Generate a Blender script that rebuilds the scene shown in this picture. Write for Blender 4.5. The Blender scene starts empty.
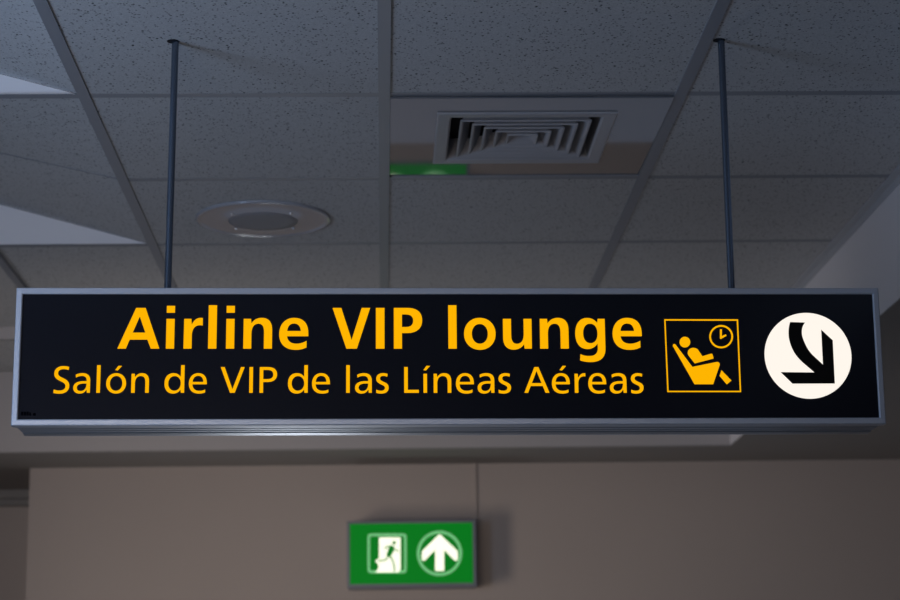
import bpy, bmesh, math, random
from math import sin, cos, pi, radians
from mathutils import Matrix, Vector
from mathutils.geometry import tessellate_polygon

SC = bpy.context.scene
C = bpy.context.collection

# ------------------------------------------------------------------ camera
EYE = 1.55                       # camera height above the floor
F, PITCH, YAW, ROLL = 1966.434, 0.22258, 0.03628, -0.01525
_f = Vector((sin(YAW) * cos(PITCH), cos(YAW) * cos(PITCH), sin(PITCH)))
_r0 = Vector((cos(YAW), -sin(YAW), 0)); _u0 = _r0.cross(_f)
_r = cos(ROLL) * _r0 + sin(ROLL) * _u0
_u = -sin(ROLL) * _r0 + cos(ROLL) * _u0
cam_d = bpy.data.cameras.new('camera'); cam = bpy.data.objects.new('camera', cam_d); C.objects.link(cam)
cam.matrix_world = Matrix(((_r.x, _u.x, -_f.x, 0), (_r.y, _u.y, -_f.y, 0), (_r.z, _u.z, -_f.z, EYE), (0, 0, 0, 1)))
cam_d.sensor_width = 36; cam_d.lens = F / 900 * 36; cam_d.clip_start = 0.05
cam_d.dof.use_dof = True; cam_d.dof.focus_distance = 3.42; cam_d.dof.aperture_fstop = 6.0
SC.camera = cam

# ------------------------------------------------------------------ world, exposure, lights
SC.view_settings.view_transform = 'Standard'; SC.view_settings.look = 'None'
SC.view_settings.gamma = 1; SC.view_settings.use_curve_mapping = False
SC.view_settings.exposure = 0.0
w = bpy.data.worlds.new('world'); SC.world = w; w.use_nodes = True
w.node_tree.nodes['Background'].inputs[0].default_value = (.55, .62, .8, 1)
w.node_tree.nodes['Background'].inputs[1].default_value = 0.05


def area(name, loc, target, sx, sy, power, col):
    d = bpy.data.lights.new(name, 'AREA'); d.shape = 'RECTANGLE'; d.size = sx; d.size_y = sy
    d.energy = power; d.color = col
    o = bpy.data.objects.new(name, d); C.objects.link(o); o.location = loc
    o.rotation_euler = (Vector(target) - Vector(loc)).to_track_quat('-Z', 'Y').to_euler()
    return o


area('window_daylight', (-1.75, 2.25, 1.95), (0.2, 3.7, 2.35), .8, .9, 23, (.45, .65, 1.0))          # window on the left, just outside the frame
area('far_glazing', (.1, 7.05, 1.51), (.1, 3.0, 1.51), 2.8, .98, 1.1, (.36, .60, 1.0))                 # dim glazed band in the far wall, below the frame
area('far_doorway_daylight', (-.33, 7.03, .70), (-.1, 3.0, 2.0), .32, .6, 4.5, (.92, .95, 1.0))         # lit opening low in the far wall
area('side_doorway_daylight', (-1.84, 4.9, 1.5), (0.4, 7.1, 1.9), .8, .9, 7.0, (1.0, .86, .74)).data.spread = radians(95)
area('corridor_daylight', (-.9, -2.4, 0.9), (0.0, 5.5, 2.5), 3.0, 1.4, 6, (.84, .85, 1.0))
area('far_wall_fill', (-1.0, -1.0, 1.2), (-.5, 7.1, 2.0), 1.4, 1.0, 3.6, (1.0, .86, .77)).data.spread = radians(50)  # added fill lamp behind the camera, brightens the far wall

# ------------------------------------------------------------------ materials


def mat(name, col, rough=.6, metal=0.0, spec=.5, emit=None, strength=1.0):
    m = bpy.data.materials.new(name); m.use_nodes = True
    b = m.node_tree.nodes['Principled BSDF']
    b.inputs['Base Color'].default_value = (*col, 1); b.inputs['Roughness'].default_value = rough
    b.inputs['Metallic'].default_value = metal; b.inputs['Specular IOR Level'].default_value = spec
    if emit:
        b.inputs['Emission Color'].default_value = (*emit, 1); b.inputs['Emission Strength'].default_value = strength
    return m


def nd(m, t, **k):
    n = m.node_tree.nodes.new(t)
    for a, v in k.items(): setattr(n, a, v)
    return n


def mottled(name, col, rough, scale, amount, metal=0.0, bump=0.0):
    m = mat(name, col, rough, metal); L = m.node_tree.links; b = m.node_tree.nodes['Principled BSDF']
    tc = nd(m, 'ShaderNodeTexCoord'); n = nd(m, 'ShaderNodeTexNoise'); n.inputs['Scale'].default_value = scale
    n.inputs['Detail'].default_value = 4
    L.new(tc.outputs['Object'], n.inputs['Vector'])
    r = nd(m, 'ShaderNodeMapRange'); r.inputs['To Min'].default_value = 1 - amount; r.inputs['To Max'].default_value = 1 + amount
    L.new(n.outputs['Fac'], r.inputs['Value'])
    v = nd(m, 'ShaderNodeVectorMath', operation='SCALE'); v.inputs[0].default_value = col
    L.new(r.outputs[0], v.inputs['Scale']); L.new(v.outputs[0], b.inputs['Base Color'])
    if bump:
        bp = nd(m, 'ShaderNodeBump'); bp.inputs['Strength'].default_value = bump; bp.inputs['Distance'].default_value = .002
        L.new(n.outputs['Fac'], bp.inputs['Height']); L.new(bp.outputs[0], b.inputs['Normal'])
    return m


def tile_material():
    """mineral fibre tile: fine grain, pinholes and short fissures"""
    m = mat('mineral_fibre_tile', (.5, .5, .5), .95, spec=.1); L = m.node_tree.links; b = m.node_tree.nodes['Principled BSDF']
    tc = nd(m, 'ShaderNodeTexCoord')
    def pits(scale, sx, lo, hi, off):
        mp = nd(m, 'ShaderNodeMapping'); mp.inputs['Scale'].default_value = (sx, .8, 0.3); mp.inputs['Location'].default_value = (off, off, 0)
        mp.inputs['Rotation'].default_value = (0, 0, off)
        L.new(tc.outputs['Object'], mp.inputs[0])
        v = nd(m, 'ShaderNodeTexVoronoi'); v.inputs['Scale'].default_value = scale
        L.new(mp.outputs[0], v.inputs['Vector'])
        sep = nd(m, 'ShaderNodeSeparateColor'); L.new(v.outputs['Color'], sep.inputs[0])
        th = nd(m, 'ShaderNodeMapRange'); th.inputs['From Min'].default_value = .25
        th.inputs['To Min'].default_value = 0.0; th.inputs['To Max'].default_value = hi
        L.new(sep.outputs[0], th.inputs['Value'])
        s = nd(m, 'ShaderNodeMath', operation='SUBTRACT'); L.new(th.outputs[0], s.inputs[0]); L.new(v.outputs['Distance'], s.inputs[1])
        k = nd(m, 'ShaderNodeMath', operation='MULTIPLY'); k.inputs[1].default_value = 9; k.use_clamp = True
        L.new(s.outputs[0], k.inputs[0]); return k
    p1 = pits(95, .95, 0, .28, 0.3); p2 = pits(180, .95, 0, .48, 1.7); p3 = pits(40, .9, 0, .12, 4.1)
    mx = nd(m, 'ShaderNodeMath', operation='MAXIMUM'); L.new(p1.outputs[0], mx.inputs[0]); L.new(p3.outputs[0], mx.inputs[1])
    h2 = nd(m, 'ShaderNodeMath', operation='MULTIPLY'); h2.inputs[1].default_value = .6; L.new(p2.outputs[0], h2.inputs[0])
    mx2 = nd(m, 'ShaderNodeMath', operation='MAXIMUM'); L.new(mx.outputs[0], mx2.inputs[0]); L.new(h2.outputs[0], mx2.inputs[1])
    n = nd(m, 'ShaderNodeTexNoise'); n.inputs['Scale'].default_value = 330; n.inputs['Detail'].default_value = 3
    L.new(tc.outputs['Object'], n.inputs['Vector'])
    g = nd(m, 'ShaderNodeMapRange'); g.inputs['From Min'].default_value = .3; g.inputs['From Max'].default_value = .7
    g.inputs['To Min'].default_value = .46; g.inputs['To Max'].default_value = .6
    L.new(n.outputs['Fac'], g.inputs['Value'])
    mixn = nd(m, 'ShaderNodeMix', data_type='FLOAT'); L.new(mx2.outputs[0], mixn.inputs['Factor']); L.new(g.outputs[0], mixn.inputs['A'])
    mixn.inputs['B'].default_value = .05
    cb = nd(m, 'ShaderNodeCombineColor')
    for i in range(3): L.new(mixn.outputs['Result'], cb.inputs[i])
    L.new(cb.outputs[0], b.inputs['Base Color'])
    bp = nd(m, 'ShaderNodeBump', invert=True); bp.inputs['Strength'].default_value = .5; bp.inputs['Distance'].default_value = .002
    L.new(mx2.outputs[0], bp.inputs['Height']); L.new(bp.outputs[0], b.inputs['Normal'])
    return m


M_TILE = tile_material()
M_TEE = mat('painted_steel_tee', (.25, .26, .285), .5, .0, .5)
M_WHITE = mottled('white_painted_board', (.74, .74, .76), .6, 3, .03)
M_PLATE = mat('gloss_painted_steel_plate', (.10, .11, .125), .03, 0, .5); M_PLATE.node_tree.nodes['Principled BSDF'].inputs['IOR'].default_value = 2.1
M_VENT = mat('satin_white_diffuser', (.36, .36, .38), .4, 0, .4)
M_SPK = mat('gloss_white_speaker_ring', (.32, .335, .37), .07, 0, .5); M_SPK.node_tree.nodes['Principled BSDF'].inputs['IOR'].default_value = 1.65
M_GRILLE = mottled('speaker_grille_mesh', (.24, .24, .26), .6, 900, .25, bump=.4)
M_DARK = mat('dark_void', (.015, .015, .018), .9, spec=.1)
M_WALL = mottled('painted_plaster_wall', (.50, .43, .385), .8, 2.2, .05)
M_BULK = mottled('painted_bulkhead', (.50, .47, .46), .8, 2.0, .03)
M_ANGLE = mat('pale_steel_wall_angle', (.5, .51, .54), .5)
M_SOFFIT = mottled('shade_toned_soffit', (.28, .265, .25), .8, 2.0, .03)  # tone darkened to carry the shade of the underside
M_FLOOR = mottled('grey_terrazzo_floor', (.20, .20, .205), .5, 40, .15)
M_ALU = mottled('brushed_aluminium', (.50, .54, .61), .42, 30, .04, metal=.45)
M_ALU2 = mottled('ribbed_aluminium_body', (.38, .43, .49), .33, 30, .04, metal=.85)
M_ROD = mat('steel_blue_rod', (.15, .185, .24), .26, .85, .5)
M_BLACK = mat('gloss_black_sign_panel', (.006, .0072, .012), .2, 0, .5)
M_YEL = mat('backlit_yellow_film', (.01, .005, 0), .6, spec=.0, emit=(1.0, .462, .0005), strength=1.0)
M_LITE = mat('backlit_white_disc', (.02, .02, .02), .5, spec=.2, emit=(1.0, .93, .84), strength=1.0)
M_INK = mat('black_arrow_film', (.002, .002, .002), .5, spec=.2)
M_INK2 = mat('dark_print', (.001, .001, .002), .9, spec=.0)
M_EXG = mat('backlit_green_panel', (0, .01, .001), .5, spec=.15, emit=(.0003, .17, .010), strength=1.0)
M_EXP = mat('backlit_pale_green_line', (.3, .6, .35), .4, emit=(.09, .36, .12), strength=1.0)
M_EXW = mat('backlit_pale_symbol', (.8, .9, .8), .4, emit=(1.0, .98, .76), strength=1.0)
M_EXF = mat('exit_sign_grey_frame', (.20, .22, .25), .4, .1)
M_STEEL = mat('screw_steel', (.6, .6, .63), .3, .9)

# ------------------------------------------------------------------ mesh helpers


def obj(name, bm, m, parent=None, smooth=False):
    bmesh.ops.recalc_face_normals(bm, faces=bm.faces)
    me = bpy.data.meshes.new(name); bm.to_mesh(me); bm.free()
    for mm in (m if isinstance(m, (list, tuple)) else [m]): me.materials.append(mm)
    if smooth:
        for p in me.polygons: p.use_smooth = True
    o = bpy.data.objects.new(name, me); C.objects.link(o)
    if parent: o.parent = parent
    return o


def struct(name, bm, m, smooth=False):
    o = obj(name, bm, m, None, smooth); o['kind'] = 'structure'; return o


def thing(name, label, cat, loc=(0, 0, 0), rz=0, group=None):
    o = bpy.data.objects.new(name, None); C.objects.link(o); o.location = loc; o.rotation_euler = (0, 0, rz)
    o.empty_display_size = .1
    o['label'] = label; o['category'] = cat
    if group: o['group'] = group
    return o


def box(bm, x0, x1, y0, y1, z0, z1):
    vs = [bm.verts.new((x, y, z)) for x in (x0, x1) for y in (y0, y1) for z in (z0, z1)]
    for q in ((0, 1, 3, 2), (4, 6, 7, 5), (0, 4, 5, 1), (2, 3, 7, 6), (0, 2, 6, 4), (1, 5, 7, 3)):
        bm.faces.new([vs[i] for i in q])
    return vs


def boxm(x0, x1, y0, y1, z0, z1, bev=0, seg=2):
    bm = bmesh.new(); box(bm, x0, x1, y0, y1, z0, z1)
    if bev: bmesh.ops.bevel(bm, geom=bm.edges[:], offset=bev, segments=seg, affect='EDGES', profile=.7)
    return bm


def lathe(bm, prof, n=64, c=(0, 0, 0)):
    """profile of (radius, z) turned about the vertical axis"""
    rings = []
    for r, z in prof:
        if r < 1e-6: rings.append([bm.verts.new((c[0], c[1], c[2] + z))])
        else: rings.append([bm.verts.new((c[0] + r * cos(2 * pi * i / n), c[1] + r * sin(2 * pi * i / n), c[2] + z)) for i in range(n)])
    for a, b in zip(rings, rings[1:]):
        for i in range(n):
            j = (i + 1) % n
            if len(a) == 1 and len(b) == 1: continue
            if len(a) == 1: bm.faces.new((a[0], b[i], b[j]))
            elif len(b) == 1: bm.faces.new((a[i], a[j], b[0]))
            else: bm.faces.new((a[i], a[j], b[j], b[i]))


def sq_lathe(bm, prof, c):
    """profile of (half size, z) swept round a square"""
    prev = None
    for s, z in prof:
        cur = [bm.verts.new((c[0] + a * s, c[1] + b * s, c[2] + z)) for a, b in ((-1, -1), (1, -1), (1, 1), (-1, 1))]
        if prev:
            for i in range(4): bm.faces.new((prev[i], prev[(i + 1) % 4], cur[(i + 1) % 4], cur[i]))
        prev = cur
    return prev


def plate(bm, contours, y0, y1):
    """flat cut-out in the local XZ plane (outer contour + holes), thick from y0 (front) to y1"""
    def area2(c): return sum(a[0] * b[1] - b[0] * a[1] for a, b in zip(c, c[1:] + c[:1]))
    cs = [c if (area2(c) > 0) == (i == 0) else c[::-1] for i, c in enumerate(contours)]
    tris = tessellate_polygon([[Vector((x, z, 0)) for x, z in c] for c in cs])
    flat = [p for c in cs for p in c]
    f = [bm.verts.new((x, y0, z)) for x, z in flat]; b = [bm.verts.new((x, y1, z)) for x, z in flat]
    for t in tris:
        try: bm.faces.new([f[i] for i in t]); bm.faces.new([b[i] for i in reversed(t)])
        except ValueError: pass
    k = 0
    for c in cs:
        n = len(c)
        for i in range(n):
            j = (i + 1) % n
            bm.faces.new((f[k + i], f[k + j], b[k + j], b[k + i]))
        k += n


def path(pts, n=10):
    """(x,y) corners and (c1x,c1y,c2x,c2y,x,y) cubic segments"""
    out = [tuple(pts[0])]
    for p in pts[1:]:
        if len(p) == 2: out.append(tuple(p)); continue
        x0, y0 = out[-1]
        for i in range(1, n + 1):
            t = i / n; a = (1 - t) ** 3; b = 3 * t * (1 - t) ** 2; c = 3 * t * t * (1 - t); d = t ** 3
            out.append((a * x0 + b * p[0] + c * p[2] + d * p[4], a * y0 + b * p[1] + c * p[3] + d * p[5]))
    if abs(out[0][0] - out[-1][0]) + abs(out[0][1] - out[-1][1]) < 1e-6: out.pop()
    return out


def ell(cx, cy, rx, ry, n=48, e=2.0):
    o = []
    for i in range(n):
        t = 2 * pi * i / n; c, s = cos(t), sin(t)
        o.append((cx + rx * math.copysign(abs(c) ** (2 / e), c), cy + ry * math.copysign(abs(s) ** (2 / e), s)))
    return o


def smooth_line(pts, n=8):
    """Catmull-Rom through the points"""
    P = [pts[0]] + list(pts) + [pts[-1]]; out = []
    for i in range(1, len(P) - 2):
        for k in range(n):
            t = k / n
            out.append(tuple(.5 * (2 * P[i][a] + (P[i + 1][a] - P[i - 1][a]) * t + (2 * P[i - 1][a] - 5 * P[i][a] + 4 * P[i + 1][a] - P[i + 2][a]) * t * t
                                   + (3 * P[i][a] - P[i - 1][a] - 3 * P[i + 1][a] + P[i + 2][a]) * t ** 3) for a in (0, 1)))
    out.append(tuple(pts[-1])); return out


def stroke(pts, wd, closed=False, sm=True, n=8):
    """outline of a line of width wd (a number or one per point end: (w0, w1, w2) interpolated)"""
    L = smooth_line(pts, n) if sm else list(pts)
    def W(t):
        if not isinstance(wd, (tuple, list)): return wd
        x = t * (len(wd) - 1); i = min(int(x), len(wd) - 2); return wd[i] + (wd[i + 1] - wd[i]) * (x - i)
    l, r = [], []
    N = len(L)
    for i, p in enumerate(L):
        a = L[max(i - 1, 0)]; b = L[min(i + 1, N - 1)]
        dx, dy = b[0] - a[0], b[1] - a[1]; d = math.hypot(dx, dy) or 1
        h = W(i / (N - 1)) / 2
        l.append((p[0] - dy / d * h, p[1] + dx / d * h)); r.append((p[0] + dy / d * h, p[1] - dx / d * h))
    return l + r[::-1]


def seg(x0, y0, x1, y1): return [[(x0, y0), (x1, y0), (x1, y1), (x0, y1)]]


# ------------------------------------------------------------------ the room (all heights measured from the floor)
H = EYE + 1.2785          # ceiling
ZL = EYE + 1.000          # soffit
T = .6; X0 = .0107; Y1 = 3.7693
def RX(k): return X0 + k * T
def RY(k): return Y1 + k * T
XR = 1.208; XE = -1.005; YB = 6.72; YW = 7.10

bm = bmesh.new(); box(bm, -1.9, 3.2, -4, 8.2, -.1, 0); struct('floor', bm, M_FLOOR)
bm = bmesh.new(); box(bm, -2.0, -1.9, -4, 8.2, 0, 3.4); struct('wall_left', bm, M_WALL)
bm = bmesh.new(); box(bm, 3.2, 3.3, -4, 8.2, 0, ZL); struct('wall_right', bm, M_WALL)
bm = bmesh.new(); box(bm, -1.9, 3.2, -4.1, -4, 0, 3.4); struct('wall_rear', bm, M_WALL)
bm = bmesh.new(); box(bm, -1.268, 3.2, YW, YW + .75, 0, ZL); struct('wall_front', bm, M_WALL)
bm = bmesh.new(); box(bm, -1.9, -1.268, 7.78, 7.85, 0, ZL); struct('wall_recess', bm, M_WALL)

# lowered bulkheads: far one and right one, one L-shaped body
bm = bmesh.new()
box(bm, -1.9, 3.2, YB, 8.2, ZL, H + .3)
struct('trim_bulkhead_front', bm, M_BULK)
bm = bmesh.new(); box(bm, -1.9, 3.2, YB + .002, 7.7, ZL - .003, ZL + .001); box(bm, XR + .002, 3.2, -4, YB + .002, ZL - .003, ZL + .001); struct('trim_soffit_shade_sheet', bm, M_SOFFIT)  # thin added sheet, its dark colour stands in for shade under the soffit
bm = bmesh.new(); box(bm, XR, 3.2, -4, YB, ZL, H + .3); struct('trim_bulkhead_right', bm, mottled('light_lifted_bulkhead', (.84, .82, .84), .6, 3, .02))  # white raised in the colour to stand in for stronger light on this face
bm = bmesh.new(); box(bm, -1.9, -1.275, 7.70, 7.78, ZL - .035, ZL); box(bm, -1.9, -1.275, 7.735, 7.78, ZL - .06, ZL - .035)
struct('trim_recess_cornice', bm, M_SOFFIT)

# tiled ceiling: flat field, with lifted and twisted tiles left of the main tee
bm = bmesh.new()
hole = (RX(0), RX(1), RY(0), RY(1))                       # tile replaced by the air diffuser plate
xs = [RX(-1), RX(0), RX(1), XR]
ys = [-4] + [RY(k) for k in range(-2, 5)] + [YB]
for i in range(len(xs) - 1):
    for j in range(len(ys) - 1):
        if abs(xs[i] - hole[0]) < 1e-6 and abs(ys[j] - hole[2]) < 1e-6: continue
        bm.faces.new([bm.verts.new((x, y, H)) for x, y in ((xs[i], ys[j]), (xs[i], ys[j + 1]), (xs[i + 1], ys[j + 1]), (xs[i + 1], ys[j]))])
XL = RX(-2)
def twist(k0, s0, s1, n=8):
    y0, y1 = RY(k0), RY(k0 + 1); g = []
    for j in range(n + 1):
        t = j / n; s = s0 + (s1 - s0) * t
        g.append([bm.verts.new((RX(-1) - u * T, y0 + (y1 - y0) * t, H + s * u * T)) for u in [q / 6 for q in range(7)]])
    for j in range(n):
        for i in range(6): bm.faces.new((g[j][i], g[j + 1][i], g[j + 1][i + 1], g[j][i + 1]))
SL = .277
twist(-2, 0, .15); twist(-1, .15, SL); twist(0, 0.0, .235); twist(1, .235, SL)
for x0, x1 in ((XL, RX(-1)), ):
    bm.faces.new([bm.verts.new(v) for v in ((XL, -4, H), (RX(-1), -4, H), (RX(-1), RY(-2), H), (XL, RY(-2), H))])
bm.faces.new([bm.verts.new(v) for v in ((XE, RY(2), H), (RX(-1), RY(2), H), (RX(-1), YB, H), (XE, YB, H))])
bm.faces.new([bm.verts.new(v) for v in ((-1.9, RY(2), H + .042), (XE, RY(2), H + .042), (XE, RY(4), H + .042), (-1.9, RY(4), H + .042))])
bm.faces.new([bm.verts.new(v) for v in ((-1.9, RY(4), H), (XE, RY(4), H), (XE, YB, H), (-1.9, YB, H))])
bm.faces.new([bm.verts.new(v) for v in ((-1.9, -4, H + .2), (XL, -4, H + .2), (XL, RY(2), H + .2), (-1.9, RY(2), H + .2))])
struct('ceiling', bm, M_TILE)

# white risers closing the lifted tiles, facing the camera
for k, n in ((0, 1), (2, 2)):
    bm = bmesh.new(); y = RY(k)
    a = [bm.verts.new(v) for v in ((RX(-1), y, H - .001), (XL, y, H - .001), (XL, y, H + SL * T))]
    b = [bm.verts.new(v) for v in ((RX(-1), y + .012, H - .001), (XL, y + .012, H - .001), (XL, y + .012, H + SL * T))]
    bm.faces.new(a); bm.faces.new(b)
    for i in range(3): bm.faces.new((a[i], a[(i + 1) % 3], b[(i + 1) % 3], b[i]))
    box(bm, -1.9, XL, y, y + .012, H - .001, H + .2)
    struct('trim_riser_%d' % n, bm, M_WHITE)
bm = bmesh.new(); box(bm, -1.9, XE, RY(4), RY(4) + .012, H, H + .042); struct('trim_riser_3', bm, M_BULK)

# suspension grid: main tees and cross tees
bm = bmesh.new(); tw = .012
for k in (-1, 0, 1):
    box(bm, RX(k) - tw, RX(k) + tw, -4, YB - .001, H - .003, H + .03)
for k in range(-2, 5):
    z = H - .0006
    for a, b in ((RX(-1) + tw, RX(0) - tw), (RX(0) + tw, RX(1) - tw), (RX(1) + tw, XR - .018)):
        box(bm, a, b, RY(k) - tw, RY(k) + tw, z, H + .03)
    if k in (0, 2, 4): box(bm, XL if k < 4 else XE, RX(-1) - tw, RY(k) - tw, RY(k) + .0125, z - .001, H - .0004)
# slim joint strip along the sloping seam between the lifted tiles
q = [bm.verts.new(v) for v in [(RX(-1) - tw - u * (T - tw), RY(1) + dy, H + .235 * (tw + u * (T - tw)) + dz) for u in (0, 1) for dy in (-.004, .004) for dz in (-.0012, .002)]]
for f_ in ((0, 1, 3, 2), (4, 6, 7, 5), (0, 4, 5, 1), (2, 3, 7, 6), (0, 2, 6, 4), (1, 5, 7, 3)): bm.faces.new([q[i] for i in f_])
box(bm, XE - .01, XE + .01, RY(2) + .004, YB - .001, H - .012, H + .045)  # added strip that makes the dark shadow line along the left ceiling edge
struct('trim_ceiling_grid', bm, M_TEE)
bm = bmesh.new(); box(bm, XR - .022, XR - .0005, -4, YB - .001, H - .004, H - .0005); box(bm, XR - .003, XR - .0005, -4, YB - .001, H - .022, H - .0005)
struct('trim_wall_angle', bm, M_ANGLE)                                        # along the right bulkhead

# ------------------------------------------------------------------ air diffuser in its plate
cx, cy = .3075, 4.058
v = thing('air_diffuser', 'square louvred air diffuser in a glossy plate beside the centre ceiling rail', 'vent', (cx, cy, H))
pb = bmesh.new()
x0, x1, y0, y1 = RX(0) + .013 - cx, RX(1) - .013 - cx, RY(0) + .008 - cy, RY(1) - .006 - cy
s = .168
v.rotation_euler = (radians(.85), 0, 0); v.location.z -= .0005
o_ = [(x0, y0), (x1, y0), (x1, y1), (x0, y1)]; i_ = [(-s, -s), (s, -s), (s, s), (-s, s)]
for z, th in ((-.0015, 0), ):
    vo = [pb.verts.new((*p, z)) for p in o_]; vi = [pb.verts.new((*p, z)) for p in i_]
    wo = [pb.verts.new((*p, z + .0035)) for p in o_]; wi = [pb.verts.new((*p, z + .0035)) for p in i_]
    for i in range(4):
        j = (i + 1) % 4
        pb.faces.new((vo[i], vo[j], vi[j], vi[i])); pb.faces.new((wo[i], wo[j], wi[j], wi[i]))
        pb.faces.new((vo[i], vo[j], wo[j], wo[i])); pb.faces.new((vi[i], vi[j], wi[j], wi[i]))
obj('face_plate', pb, M_PLATE, v)
pb = bmesh.new(); S = .187
sq_lathe(pb, [(S, .000), (S, -.0045), (S - .003, -.006), (S - .026, -.0045), (S - .030, -.001), (S - .031, .045)], (0, 0, 0))
obj('outer_frame', pb, M_VENT, v)
pb = bmesh.new()
q = sq_lathe(pb, [(S - .031, .045), (.0, .047)], (0, 0, 0)); obj('duct_opening', pb, M_DARK, v)
for i, r in enumerate((.134, .108, .082, .056)):
    pb = bmesh.new()
    sq_lathe(pb, [(r - .022, .030), (r - .004, -.002), (r, -.0055), (r + .0035, -.0055), (r + .0035, -.003), (r - .001, .001), (r - .019, .030), (r - .022, .030)], (0, 0, 0))
    obj('louvre', pb, M_VENT, v)
pb = bmesh.new(); q = sq_lathe(pb, [(.030, -.0055), (.033, -.0055), (.033, -.0025), (.016, .022)], (0, 0, 0)); pb.faces.new(q)
q = sq_lathe(pb, [(.030, -.0055), (.006, .012)], (0, 0, 0)); pb.faces.new(q)
obj('centre_louvre', pb, M_VENT, v)

# ------------------------------------------------------------------ ceiling loudspeaker
s = thing('ceiling_speaker', 'round white loudspeaker set flush in the ceiling near the left rod', 'speaker', (-.2885, 4.712, H))
bm = bmesh.new(); lathe(bm, [(.166, -.0002), (.1665, -.004), (.1645, -.0068), (.161, -.0078), (.157, -.0074), (.154, -.0056), (.150, -.0052), (.092, -.0078), (.088, -.0085), (.086, -.0085)], 96)
obj('mounting_ring', bm, M_SPK, s, smooth=True)
bm = bmesh.new(); lathe(bm, [(.086, -.0078), (.084, -.0098), (.06, -.011), (0, -.0118)], 64)
obj('grille', bm, M_GRILLE, s, smooth=True)
for a in (45, 135, 225, 315):
    bm = bmesh.new(); r = .1015
    lathe(bm, [(0, -.0105), (.0025, -.0103), (.0038, -.009), (.0040, -.006)], 16, (r * cos(radians(a)), r * sin(radians(a)), 0))
    obj('screw', bm, M_STEEL, s, smooth=True)

# ------------------------------------------------------------------ hanging sign
SX, SY, SZ, SYAW, STILT, SW, SH, SD = .12179, 3.34184, EYE + .53707, .00363, .00674, 1.50608, .24181, .1235
sign = thing('hanging_sign', 'long black illuminated airline lounge sign with grey metal frame hanging from two rods', 'sign', (SX, SY, SZ))
sign.rotation_euler = (0, STILT, SYAW)
W2 = SW / 2
MS = (Matrix.Rotation(SYAW, 3, 'Z') @ Matrix.Rotation(STILT, 3, 'Y'))


def uv(px, py):
    """photograph pixel -> (u, v) metres on the sign face"""
    d = _r * ((px - 450) / F) + _u * ((300 - py) / F) + _f
    P0 = Vector((SX, SY, SZ)) + MS @ Vector((0, .0029, 0)); O = Vector((0, 0, EYE)); nrm = MS @ Vector((0, 1, 0))
    t = (P0 - O).dot(nrm) / d.dot(nrm); P = MS.transposed() @ (O + d * t - P0)
    return (P.x, P.z)


FB = .0112                      # frame face width
# frame: four mitred bars with a rounded section
def frame_bar(corners_out, corners_in, name):
    """bar between two mitred ends: section runs outer edge -> rounded face -> inner edge"""
    bm = bmesh.new()
    prof = [(0, .020), (0, .0022), (.05, .0008), (.14, .0), (.80, -.0003), (.93, .0004), (1, .0022), (1, .020)]
    rows = []
    for e in (0, 1):
        o, i = corners_out[e], corners_in[e]
        rows.append([bm.verts.new((o[0] + (i[0] - o[0]) * t, y, o[1] + (i[1] - o[1]) * t)) for t, y in prof])
    for k in range(len(prof)):
        k2 = (k + 1) % len(prof)
        bm.faces.new((rows[0][k], rows[0][k2], rows[1][k2], rows[1][k]))
    bm.faces.new(rows[0]); bm.faces.new(rows[1][::-1])
    return obj(name, bm, M_ALU, sign, smooth=False)
O4 = [(-W2, 0), (W2, 0), (W2, SH), (-W2, SH)]
I4 = [(-W2 + FB, FB), (W2 - FB, FB), (W2 - FB, SH - FB), (-W2 + FB, SH - FB)]
for i in range(4):
    j = (i + 1) % 4
    frame_bar((O4[i], O4[j]), (I4[i], I4[j]), 'frame_bar')

# body: ribbed aluminium case behind the frame
bm = bmesh.new()
prof = []      # (y, inset) going back: steps and grooves
y = .020
prof = [(.012, .0008), (.026, .0008), (.0275, .0022), (.046, .0022), (.0475, .0012), (.055, .0012), (.0565, .0022), (.068, .0022), (.0695, .0012), (.077, .0012),
        (.0785, .0022), (.090, .0022), (.0915, .0006), (.100, -.0002), (.108, -.0008), (.115, -.0004), (SD - .003, .0012), (SD, .004)]
prev = None
for y, ins in prof:
    xi = .0022 if y < .028 else .0045
    cur = [bm.verts.new((a * (W2 - xi), y, z)) for a, z in ((-1, ins), (1, ins), (1, SH - ins), (-1, SH - ins))]
    if prev:
        for i in range(4): bm.faces.new((prev[i], prev[(i + 1) % 4], cur[(i + 1) % 4], cur[i]))
    prev = cur
bm.faces.new(prev)
obj('case', bm, M_ALU2, sign)
bm = boxm(-W2 + FB - .001, W2 - FB + .001, .0035, .012, FB - .001, SH - FB + .001)
obj('face_panel', bm, M_BLACK, sign)

# --- lettering -------------------------------------------------------------
R = {}   # regular glyphs, px units, origin at baseline left; values: list of [outer, hole...]
B = {}   # bold
B['A'] = [[[(0, 0), (8.9, 0), (12.5, 9), (30, 9), (33.6, 0), (42.6, 0), (27.7, 41.2), (17.9, 41.2)], [(15.5, 16.4), (27.6, 16.4), (21.9, 32)]]]
B['i'] = [seg(0, 0, 8.6, 30.2), seg(.1, 36, 8.7, 43.3)]
B['l'] = [seg(0, 0, 8.7, 43.9)]
B['I'] = [seg(0, 0, 9, 41.2)]
B['r'] = [[path([(0, 0), (8.5, 0), (8.5, 13), (8.5, 19.5, 11, 23.1, 15.5, 23.4), (17, 23.5, 18, 23.4, 19.2, 23), (19.2, 31), (14, 32, 10.2, 29.5, 8.0, 24.6), (7.8, 30.2), (.2, 30.2)])]]
n_b = path([(0, 0), (8.4, 0), (8.4, 15), (8.4, 21.5, 10.8, 25, 15.2, 25), (19, 25, 20.6, 22, 20.6, 16.5), (20.6, 0), (29.1, 0), (29.1, 19), (29.1, 27, 25.3, 31.2, 18.5, 31.2), (14.3, 31.2, 10.5, 29.5, 8.1, 26), (7.8, 30.2), (.1, 30.2)])
B['n'] = [[n_b]]
B['u'] = [[[(29.1 - x, 30.2 - y) for x, y in n_b]]]
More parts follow.
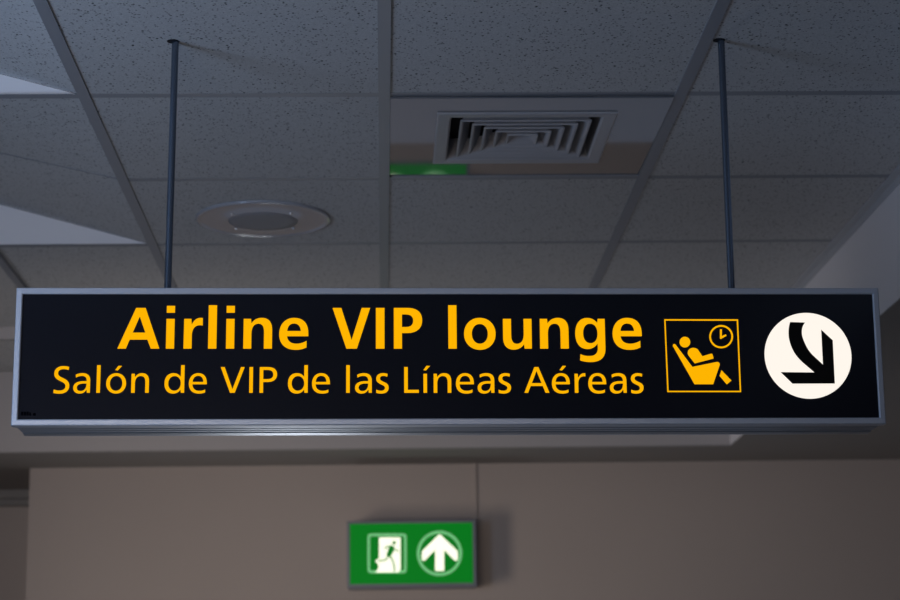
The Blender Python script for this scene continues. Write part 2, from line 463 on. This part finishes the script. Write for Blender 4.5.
e_b = path([(29.6, 12.4), (8.4, 12.4), (8.8, 7.8, 12.2, 5.3, 17.6, 5.3), (21.3, 5.3, 24.8, 6.4, 27.9, 8.4), (27.9, 1.3), (24.6, -.4, 21, -1.2, 16.7, -1.2), (6, -1.2, 0, 5, 0, 14.8), (0, 24.6, 6, 31.2, 15, 31.2), (24.5, 31.2, 29.6, 25.6, 29.6, 15.5), (29.6, 12.4)])
B['e'] = [[e_b, path([(8.4, 18), (21.6, 18), (21.3, 22.6, 18.8, 25.2, 15, 25.2), (11.2, 25.2, 8.8, 22.5, 8.4, 18)])]]
B['V'] = [[[(0, 41.2), (9.2, 41.2), (19.5, 9.2), (29.4, 41.2), (38.3, 41.2), (24.9, 0), (14.1, 0)]]]
B['P'] = [[path([(0, 0), (8.5, 0), (8.5, 15.6), (13.5, 15.6), (23.5, 15.6, 28.8, 20.6, 28.8, 28.6), (28.8, 36.8, 23.6, 41.2, 13.8, 41.2), (0, 41.2)]),
           path([(8.5, 22), (12.5, 22), (17, 22, 19.4, 24.2, 19.4, 28.2), (19.4, 32.2, 17, 34.3, 12.5, 34.3), (8.5, 34.3)])]]
B['o'] = [[ell(16, 15, 16, 16.2, 56, 2.1), ell(16, 15, 7.8, 9.7, 48, 2.1)]]
B['g'] = [[path([(30.2, 30.2), (22.8, 30.2), (22.4, 26.3), (20, 29.4, 16.6, 31.1, 12.4, 31.1), (4.6, 31.1, 0, 24.8, 0, 15.2), (0, 5.5, 4.4, -.4, 12, -.4), (16.3, -.4, 19.8, 1.3, 22.2, 4.8),
                 (22.3, 1), (22.3, -4.5, 19.3, -7, 13.5, -7), (10.2, -7, 7.3, -6.3, 4.8, -5), (4.2, -11.6), (7.5, -12.8, 10.9, -13.4, 14.8, -13.4), (25.2, -13.4, 30.3, -8.6, 30.3, .6)]),
           ell(15.3, 15.4, 7, 9.6, 40, 2.2)]]
ws = 4.25
R['S'] = [[path([(.2, -0.1), (2.4, -.7, 4.2, -.9, 6.4, -.9), (12.8, -.9, 16.5, 2.2, 16.5, 7.3), (16.5, 11.2, 14.4, 13.3, 9.6, 15.5), (6.0, 17.1, 4.9, 18.1, 4.9, 20.1), (4.9, 22.3, 6.7, 23.7, 9.9, 23.7),
                 (11.8, 23.7, 13.3, 23.4, 15.2, 22.6), (15.8, 26.4), (13.8, 27.1, 12, 27.4, 9.9, 27.4), (4, 27.4, .4, 24.4, .4, 19.6), (.4, 15.9, 2.4, 13.8, 7, 11.7), (10.9, 9.9, 12, 8.9, 12, 6.8), (12, 4.3, 10, 2.9, 6.5, 2.9), (4.4, 2.9, 2.4, 3.3, .4, 4.2)])]]
R['a'] = [[path([(13.6, 3.1), (13.7, 0), (17.4, 0), (17.4, 12.6), (17.4, 17.6, 14.6, 20.3, 9.2, 20.3), (6.6, 20.3, 4.2, 19.7, 2.1, 18.6), (2.4, 14.9), (4.2, 16.2, 6.3, 16.9, 8.5, 16.9), (11.8, 16.9, 13.2, 15.4, 13.2, 12.3), (10.5, 12.3),
                 (3.8, 12.3, 0, 9.8, 0, 5.4), (0, 1.6, 2.6, -.8, 6.8, -.8), (9.9, -.8, 12.3, .5, 13.6, 3.1)]),
           path([(13.2, 9.3), (13.2, 5, 11.2, 2.4, 7.9, 2.4), (5.6, 2.4, 4.2, 3.6, 4.2, 5.5), (4.2, 8.1, 6.5, 9.3, 11, 9.3)])]]
R['l'] = [seg(0, 0, ws, 28.3)]
R['I'] = [seg(0, 0, ws, 26.4)]
o_r = [ell(10.3, 9.75, 10.3, 10.55, 48, 2.08), ell(10.3, 9.75, 5.9, 7.1, 40, 2.08)]
acc = lambda x: [[(x, 22.9), (x + 3.2, 22.2), (x + 8.0, 27.5), (x + 3.6, 27.7)]]
R['o'] = [o_r]
R['ó'] = [o_r, acc(8.4)]
n_r = path([(0, 0), (ws, 0), (ws, 9.6), (ws, 14.2, 6.2, 16.8, 9.6, 16.8), (12.6, 16.8, 14, 14.9, 14, 11), (14, 0), (18.3, 0), (18.3, 12), (18.3, 17.4, 15.7, 20.3, 10.9, 20.3), (7.9, 20.3, 5.5, 19, 4.0, 16.6), (3.9, 19.7), (0, 19.7)])
R['n'] = [[n_r]]
R['d'] = [[path([(20.5, 28.3), (16.3, 28.3), (16.3, 17), (14.6, 19.2, 12.2, 20.3, 9.2, 20.3), (3.4, 20.3, 0, 16.2, 0, 9.7), (0, 3.2, 3.3, -.8, 9.1, -.8), (12.2, -.8, 14.8, .5, 16.4, 2.9), (16.5, 0), (20.5, 0)]),
           ell(10.35, 9.75, 5.95, 7.0, 40, 2.08)]]
e_r = [path([(18.6, 8.5), (4.3, 8.5), (4.5, 4.8, 7, 2.6, 11, 2.6), (13.4, 2.6, 15.3, 3.1, 17.1, 4.2), (17.1, .6), (15.2, -.4, 13.1, -.8, 10.5, -.8), (3.8, -.8, 0, 3, 0, 9.5), (0, 16.1, 3.8, 20.3, 9.6, 20.3), (15.2, 20.3, 18.6, 16.6, 18.6, 10.2)]),
       path([(4.4, 11.5), (14.4, 11.5), (14.3, 14.9, 12.5, 17.0, 9.5, 17.0), (6.6, 17.0, 4.7, 15, 4.4, 11.5)])]
R['e'] = [e_r]; R['é'] = [e_r, acc(7.6)]
R['í'] = [seg(0.3, 0, 4.5, 19.7), acc(0)]
R['V'] = [[[(0, 26.4), (4.7, 26.4), (12.55, 4.6), (20.6, 26.4), (25, 26.4), (15.1, 0), (9.9, 0)]]]
R['A'] = [[[(0, 0), (4.5, 0), (7.2, 6.8), (18.8, 6.8), (21.5, 0), (26.1, 0), (15.2, 26.4), (10.7, 26.4)], [(8.6, 10.3), (17.4, 10.3), (13, 21.5)]]]
R['P'] = [[path([(0, 0), (ws, 0), (ws, 10.8), (8.5, 10.8), (14.6, 10.8, 18.1, 13.8, 18.1, 18.7), (18.1, 23.7, 14.7, 26.4, 8.7, 26.4), (0, 26.4)]),
           path([(ws, 14.3), (8, 14.3), (11.8, 14.3, 13.6, 15.7, 13.6, 18.6), (13.6, 21.5, 11.8, 22.9, 8, 22.9), (ws, 22.9)])]]
R['L'] = [[[(0, 0), (15.3, 0), (15.3, 3.6), (ws, 3.6), (ws, 26.4), (0, 26.4)]]]
R['s'] = [[path([(.2, .1), (2, -.6, 3.6, -.8, 5.4, -.8), (10.3, -.8, 13.3, 1.5, 13.3, 5.5), (13.3, 8.3, 11.9, 9.9, 8.2, 11.5), (5.3, 12.8, 4.6, 13.4, 4.6, 14.7), (4.6, 16.1, 5.7, 16.9, 7.8, 16.9), (9.2, 16.9, 10.4, 16.6, 11.9, 15.9),
                 (12.3, 19.4), (10.8, 20, 9.3, 20.3, 7.4, 20.3), (3, 20.3, .2, 18, .2, 14.4), (.2, 11.6, 1.8, 10, 5.3, 8.4), (8.2, 7.1, 8.9, 6.5, 8.9, 5.2), (8.9, 3.6, 7.6, 2.7, 5.2, 2.7), (3.5, 2.7, 1.9, 3.1, .2, 4.1)])]]
R['r'] = [[path([(0, 0), (ws, 0), (ws, 9), (ws, 13.8, 6.3, 16.5, 9.6, 16.5), (10.3, 16.5, 10.9, 16.4, 11.5, 16.2), (11.5, 20.1), (8.2, 20.7, 5.6, 19.2, 4.0, 15.9), (3.9, 19.7), (0, 19.7)])]]

BOLD = [('A', 117), ('i', 165.6), ('r', 183.2), ('l', 207.8), ('i', 225.7), ('n', 243), ('e', 278.8), ('V', 332.1), ('I', 375.7), ('P', 393.7), ('l', 448.3), ('o', 464), ('u', 503.1), ('n', 540), ('g', 575.4), ('e', 612.8)]
REG = [('S', 52.8), ('a', 72.7), ('l', 95.9), ('ó', 105.5), ('n', 130.7), ('d', 163.9), ('e', 188.3), ('V', 219.8), ('I', 248.8), ('P', 259.1), ('d', 287.5), ('e', 311.6), ('l', 345.8), ('a', 354.7), ('s', 375.7),
       ('L', 403.9), ('í', 422.9), ('n', 433.4), ('e', 455.7), ('a', 477.4), ('s', 498.2), ('A', 523.9), ('é', 551.8), ('r', 574.6), ('e', 588.2), ('a', 609.7), ('s', 630.8)]


def inset(c, d):
    """move a closed outline inwards (d > 0 shrinks an outer contour)"""
    A = sum(a[0] * b[1] - b[0] * a[1] for a, b in zip(c, c[1:] + c[:1])); sg = 1 if A > 0 else -1; n = len(c); o = []
    for i in range(n):
        p, q, r_ = c[i - 1], c[i], c[(i + 1) % n]
        e1 = (q[0] - p[0], q[1] - p[1]); e2 = (r_[0] - q[0], r_[1] - q[1])
        l1 = math.hypot(*e1) or 1e-9; l2 = math.hypot(*e2) or 1e-9
        n1 = (-e1[1] / l1 * sg, e1[0] / l1 * sg); n2 = (-e2[1] / l2 * sg, e2[0] / l2 * sg)
        m = (n1[0] + n2[0], n1[1] + n2[1]); k = d / max(.35, (m[0] * n1[0] + m[1] * n1[1]))
        o.append((q[0] + m[0] * k, q[1] + m[1] * k))
    return o


def letters(lst, font, base, name, thin):
    for ch, px in lst:
        bm = bmesh.new()
        u0, v0 = uv(px, base)
        u1, _ = uv(px + 20, base); _, v1 = uv(px, base - 20)
        kx, kz = (u1 - u0) / 20, (v1 - v0) / 20
        for piece in font[ch]:
            plate(bm, [[(u0 + x * kx, v0 + y * kz) for x, y in inset(c, thin if k == 0 else -thin)] for k, c in enumerate(piece)], .0029, .0036)
        obj(name, bm, M_YEL, sign)
letters(BOLD, B, 348.8, 'heading_letter', .2)
letters(REG, R, 393.1, 'subtitle_letter', .34)


def pix(pts, ox, oy, k): return [uv(ox + x / k, oy + y / k) for x, y in pts]

# lounge pictogram
K, OX, OY = 7.5, 660, 315
bm = bmesh.new()
def P(*cs): plate(bm, [pix(c, OX, OY, K) for c in cs], .0029, .0036)
P([(32, 31.5), (585.5, 32.5), (608.5, 578), (55, 578)], [(41.5, 41.5), (576, 42.5), (598.5, 568.5), (64.5, 568.5)])
P(ell(459, 162, 89, 87, 56), ell(459, 162, 76.5, 74.5, 48))
P([(450, 107), (464, 107), (464, 158), (494, 144), (499, 156), (456, 180), (450, 176)])
P(ell(187, 203, 40, 40, 40))
P(path([(97, 233), (94, 220, 108, 210, 118, 223), (243, 389), (425, 352), (440, 350, 452, 362, 447, 378), (399, 519), (259, 519)]))
P(path([(261, 363), (214, 303), (203, 286, 209, 262, 222, 255), (238, 243, 266, 242, 284, 259), (318, 309), (383, 290), (389, 289, 392, 290, 394, 297), (402, 325), (380, 334, 300, 351, 261, 363)]))
P([(461, 414), (536, 491), (501, 520), (447, 456)])
o = obj('lounge_pictogram', bm, M_YEL, sign); o['label'] = 'yellow pictogram of a reclining figure and clock in a square outline'

# arrow disc
u0, v0 = uv(808, 355.6); ua, _ = uv(808 - 43.4, 355.6); ub, _ = uv(808 + 43.4, 355.6)
rad = (ub - ua) / 2
bm = bmesh.new(); plate(bm, [ell((ua + ub) / 2, v0, rad, rad, 96)], .0026, .0036)
disc = obj('arrow_disc', bm, M_LITE, sign); disc['label'] = 'glowing white disc'
K, OX, OY = 6.25, 760, 305
bm = bmesh.new()
plate(bm, [pix(path([(188, 107), (281, 110), (258, 135, 256, 178, 268, 210), (283, 252, 300, 285, 330, 315), (393, 373), (382, 155), (454, 221), (467, 491), (203, 492), (129, 420), (340, 422),
                     (262, 355), (215, 312, 190, 262, 180, 205), (175, 165, 180, 130, 188, 107)]), OX, OY, K)], .0020, .0027)
ar = obj('arrow', bm, M_INK, disc); ar['label'] = 'black arrow curving down to the right'
# faint dark print in the lower left corner
bm = bmesh.new()
for a, b, h in ((21, 23.2, 4), (23.9, 25.8, 4), (26.5, 28.6, 4), (29.3, 30.9, 3.2), (32.8, 35.6, 2.6)):
    plate(bm, [[uv(a, 415.6), uv(b, 415.6), uv(b, 415.6 - h), uv(a, 415.6 - h)]], .0031, .0036)
o = obj('small_print', bm, M_INK2, sign); o['label'] = 'tiny dark maker mark'
# end screws in the case sides
for a in (-1, 1):
    for z in (.06, .18):
        bm = bmesh.new(); lathe(bm, [(0, .0015), (.003, .0013), (.004, 0)], 14)
        bmesh.ops.rotate(bm, verts=bm.verts, cent=(0, 0, 0), matrix=Matrix.Rotation(a * pi / 2, 3, 'Y'))
        bmesh.ops.translate(bm, verts=bm.verts, vec=(a * (W2 - .0032), .112, z)); obj('screw', bm, M_STEEL, sign, smooth=True)

# ------------------------------------------------------------------ suspension rods
def rod(x, y, label, hx, lean):
    zt = SZ + SH - .003
    r = thing('suspension_rod', label, 'rod', (x, y, zt), 0, 'rods holding the hanging sign')
    bm = bmesh.new(); lathe(bm, [(.0064, 0), (.0064, H - zt + .02)], 32)
    for q in bm.verts: q.co.x += lean[0] * q.co.z / (H - zt); q.co.y += lean[1] * q.co.z / (H - zt)
    obj('rod_tube', bm, M_ROD, r, smooth=True)
    bm = bmesh.new(); lathe(bm, [(0, 0), (.0115, 0), (.0115, -.0006), (0, -.0006)], 28, (hx + lean[0], -.001 + lean[1], H - zt)); 
    obj('ceiling_hole', bm, M_DARK, r)
rod(-.3800, 3.437, 'left of the two grey steel rods holding the sign', -.004, (.004, .024))
rod(.6375, 3.462, 'right of the two grey steel rods holding the sign', -.004, (.003, 0))

# ------------------------------------------------------------------ emergency exit sign on the far wall
EY = 6.955
def ex(px, py):
    d = _r * ((px - 450) / F) + _u * ((300 - py) / F) + _f
    P = d * (EY / d.y); return (P.x, P.z + EYE)
xa, za = ex(347.2, 588.0); xb, zb = ex(475.6, 520)
exc = ((xa + xb) / 2, za)
e = thing('exit_sign', 'small green illuminated emergency exit sign on the far wall', 'sign', (exc[0], EY, za))
w2, hh = (xb - xa) / 2, zb - za
bm = bmesh.new()
fo = [(-w2, 0), (w2, 0), (w2, hh), (-w2, hh)]; fi = [(-w2 + .010, .013), (w2 - .012, .013), (w2 - .012, hh - .009), (-w2 + .010, hh - .009)]
plate(bm, [fo, fi], 0, .012)
obj('frame', bm, M_EXF, e)
obj('housing', boxm(-w2 + .002, w2 - .002, .012, YW - EY, .002, hh - .002, .004), M_EXF, e)
pn = obj('panel', boxm(-w2 + .008, w2 - .008, .004, .012, .010, hh - .007), M_EXG, e)
def exl(pts, ox, oy, k):
    return [(q[0] - exc[0], q[1] - za) for q in (ex(ox + x / k, oy + y / k) for x, y in pts)]
K, OX, OY = 10.9, 360, 525
def PE(bm, y0, y1, *cs, k=10.9, ox=360, oy=525): plate(bm, [exl(c, ox, oy, k) for c in cs], y0, y1)
bm = bmesh.new()
PE(bm, .0028, .0045, ell(295, 308, 213, 216, 64, 14), ell(295, 308, 186, 187, 64, 30))
o = obj('door_outline', bm, M_EXP, pn); o['label'] = 'pale green square outline'
bm = bmesh.new()
PE(bm, .0022, .0032, path([(208, 145), (208, 135, 212, 135, 220, 135), (425, 135), (440, 135, 442, 140, 442, 150), (442, 470), (440, 500, 425, 512, 405, 515), (165, 515), (185, 500, 205, 470, 203, 440), (200, 425, 190, 410, 172, 405), (175, 380), (190, 372, 205, 375, 208, 360)]))
dr = obj('doorway', bm, M_EXW, pn); dr['label'] = 'bright pale doorway'
bm = bmesh.new()
PE(bm, .0008, .0024, ell(373, 193, 21, 21, 24))
PE(bm, .0008, .0024, path([(325, 215), (378, 235), (364, 295), (325, 355), (284, 330)]))
for ln, wd in (([(338, 238), (300, 232), (265, 262)], 15), ([(355, 250), (385, 272), (425, 285)], 15), ([(308, 335), (282, 380), (200, 392)], 17), ([(325, 335), (355, 385), (375, 450), (372, 505)], 17)):
    PE(bm, .0010, .0024, stroke(ln, wd, sm=False))
o = obj('running_figure', bm, M_EXG, dr); o['label'] = 'green running figure'
bm = bmesh.new()
PE(bm, .0028, .0045, ell(322, 308, 246, 246, 72), ell(322, 308, 216, 216, 72), ox=410)
o = obj('arrow_ring', bm, M_EXP, pn); o['label'] = 'pale green ring'
bm = bmesh.new()
PE(bm, .0028, .0045, path([(322, 103), (335, 108), (512, 278), (520, 290), (520, 372), (510, 390, 495, 390, 485, 382), (372, 270), (372, 490), (370, 500), (278, 500), (275, 490), (275, 270), (160, 385), (150, 395, 135, 385, 130, 372), (130, 290), (138, 278), (310, 108)]), ox=410)
o = obj('arrow', bm, M_EXW, pn); o['label'] = 'bright arrow pointing up'

# conduit from the soffit down to the exit sign
bm = boxm(.329, .344, YW - .010, YW - .0002, zb - .004, ZL - .0005, .002)
cd = obj('cable_conduit', bm, M_WALL); cd['label'] = 'thin beige cable conduit running down the wall above the exit sign'; cd['category'] = 'conduit'
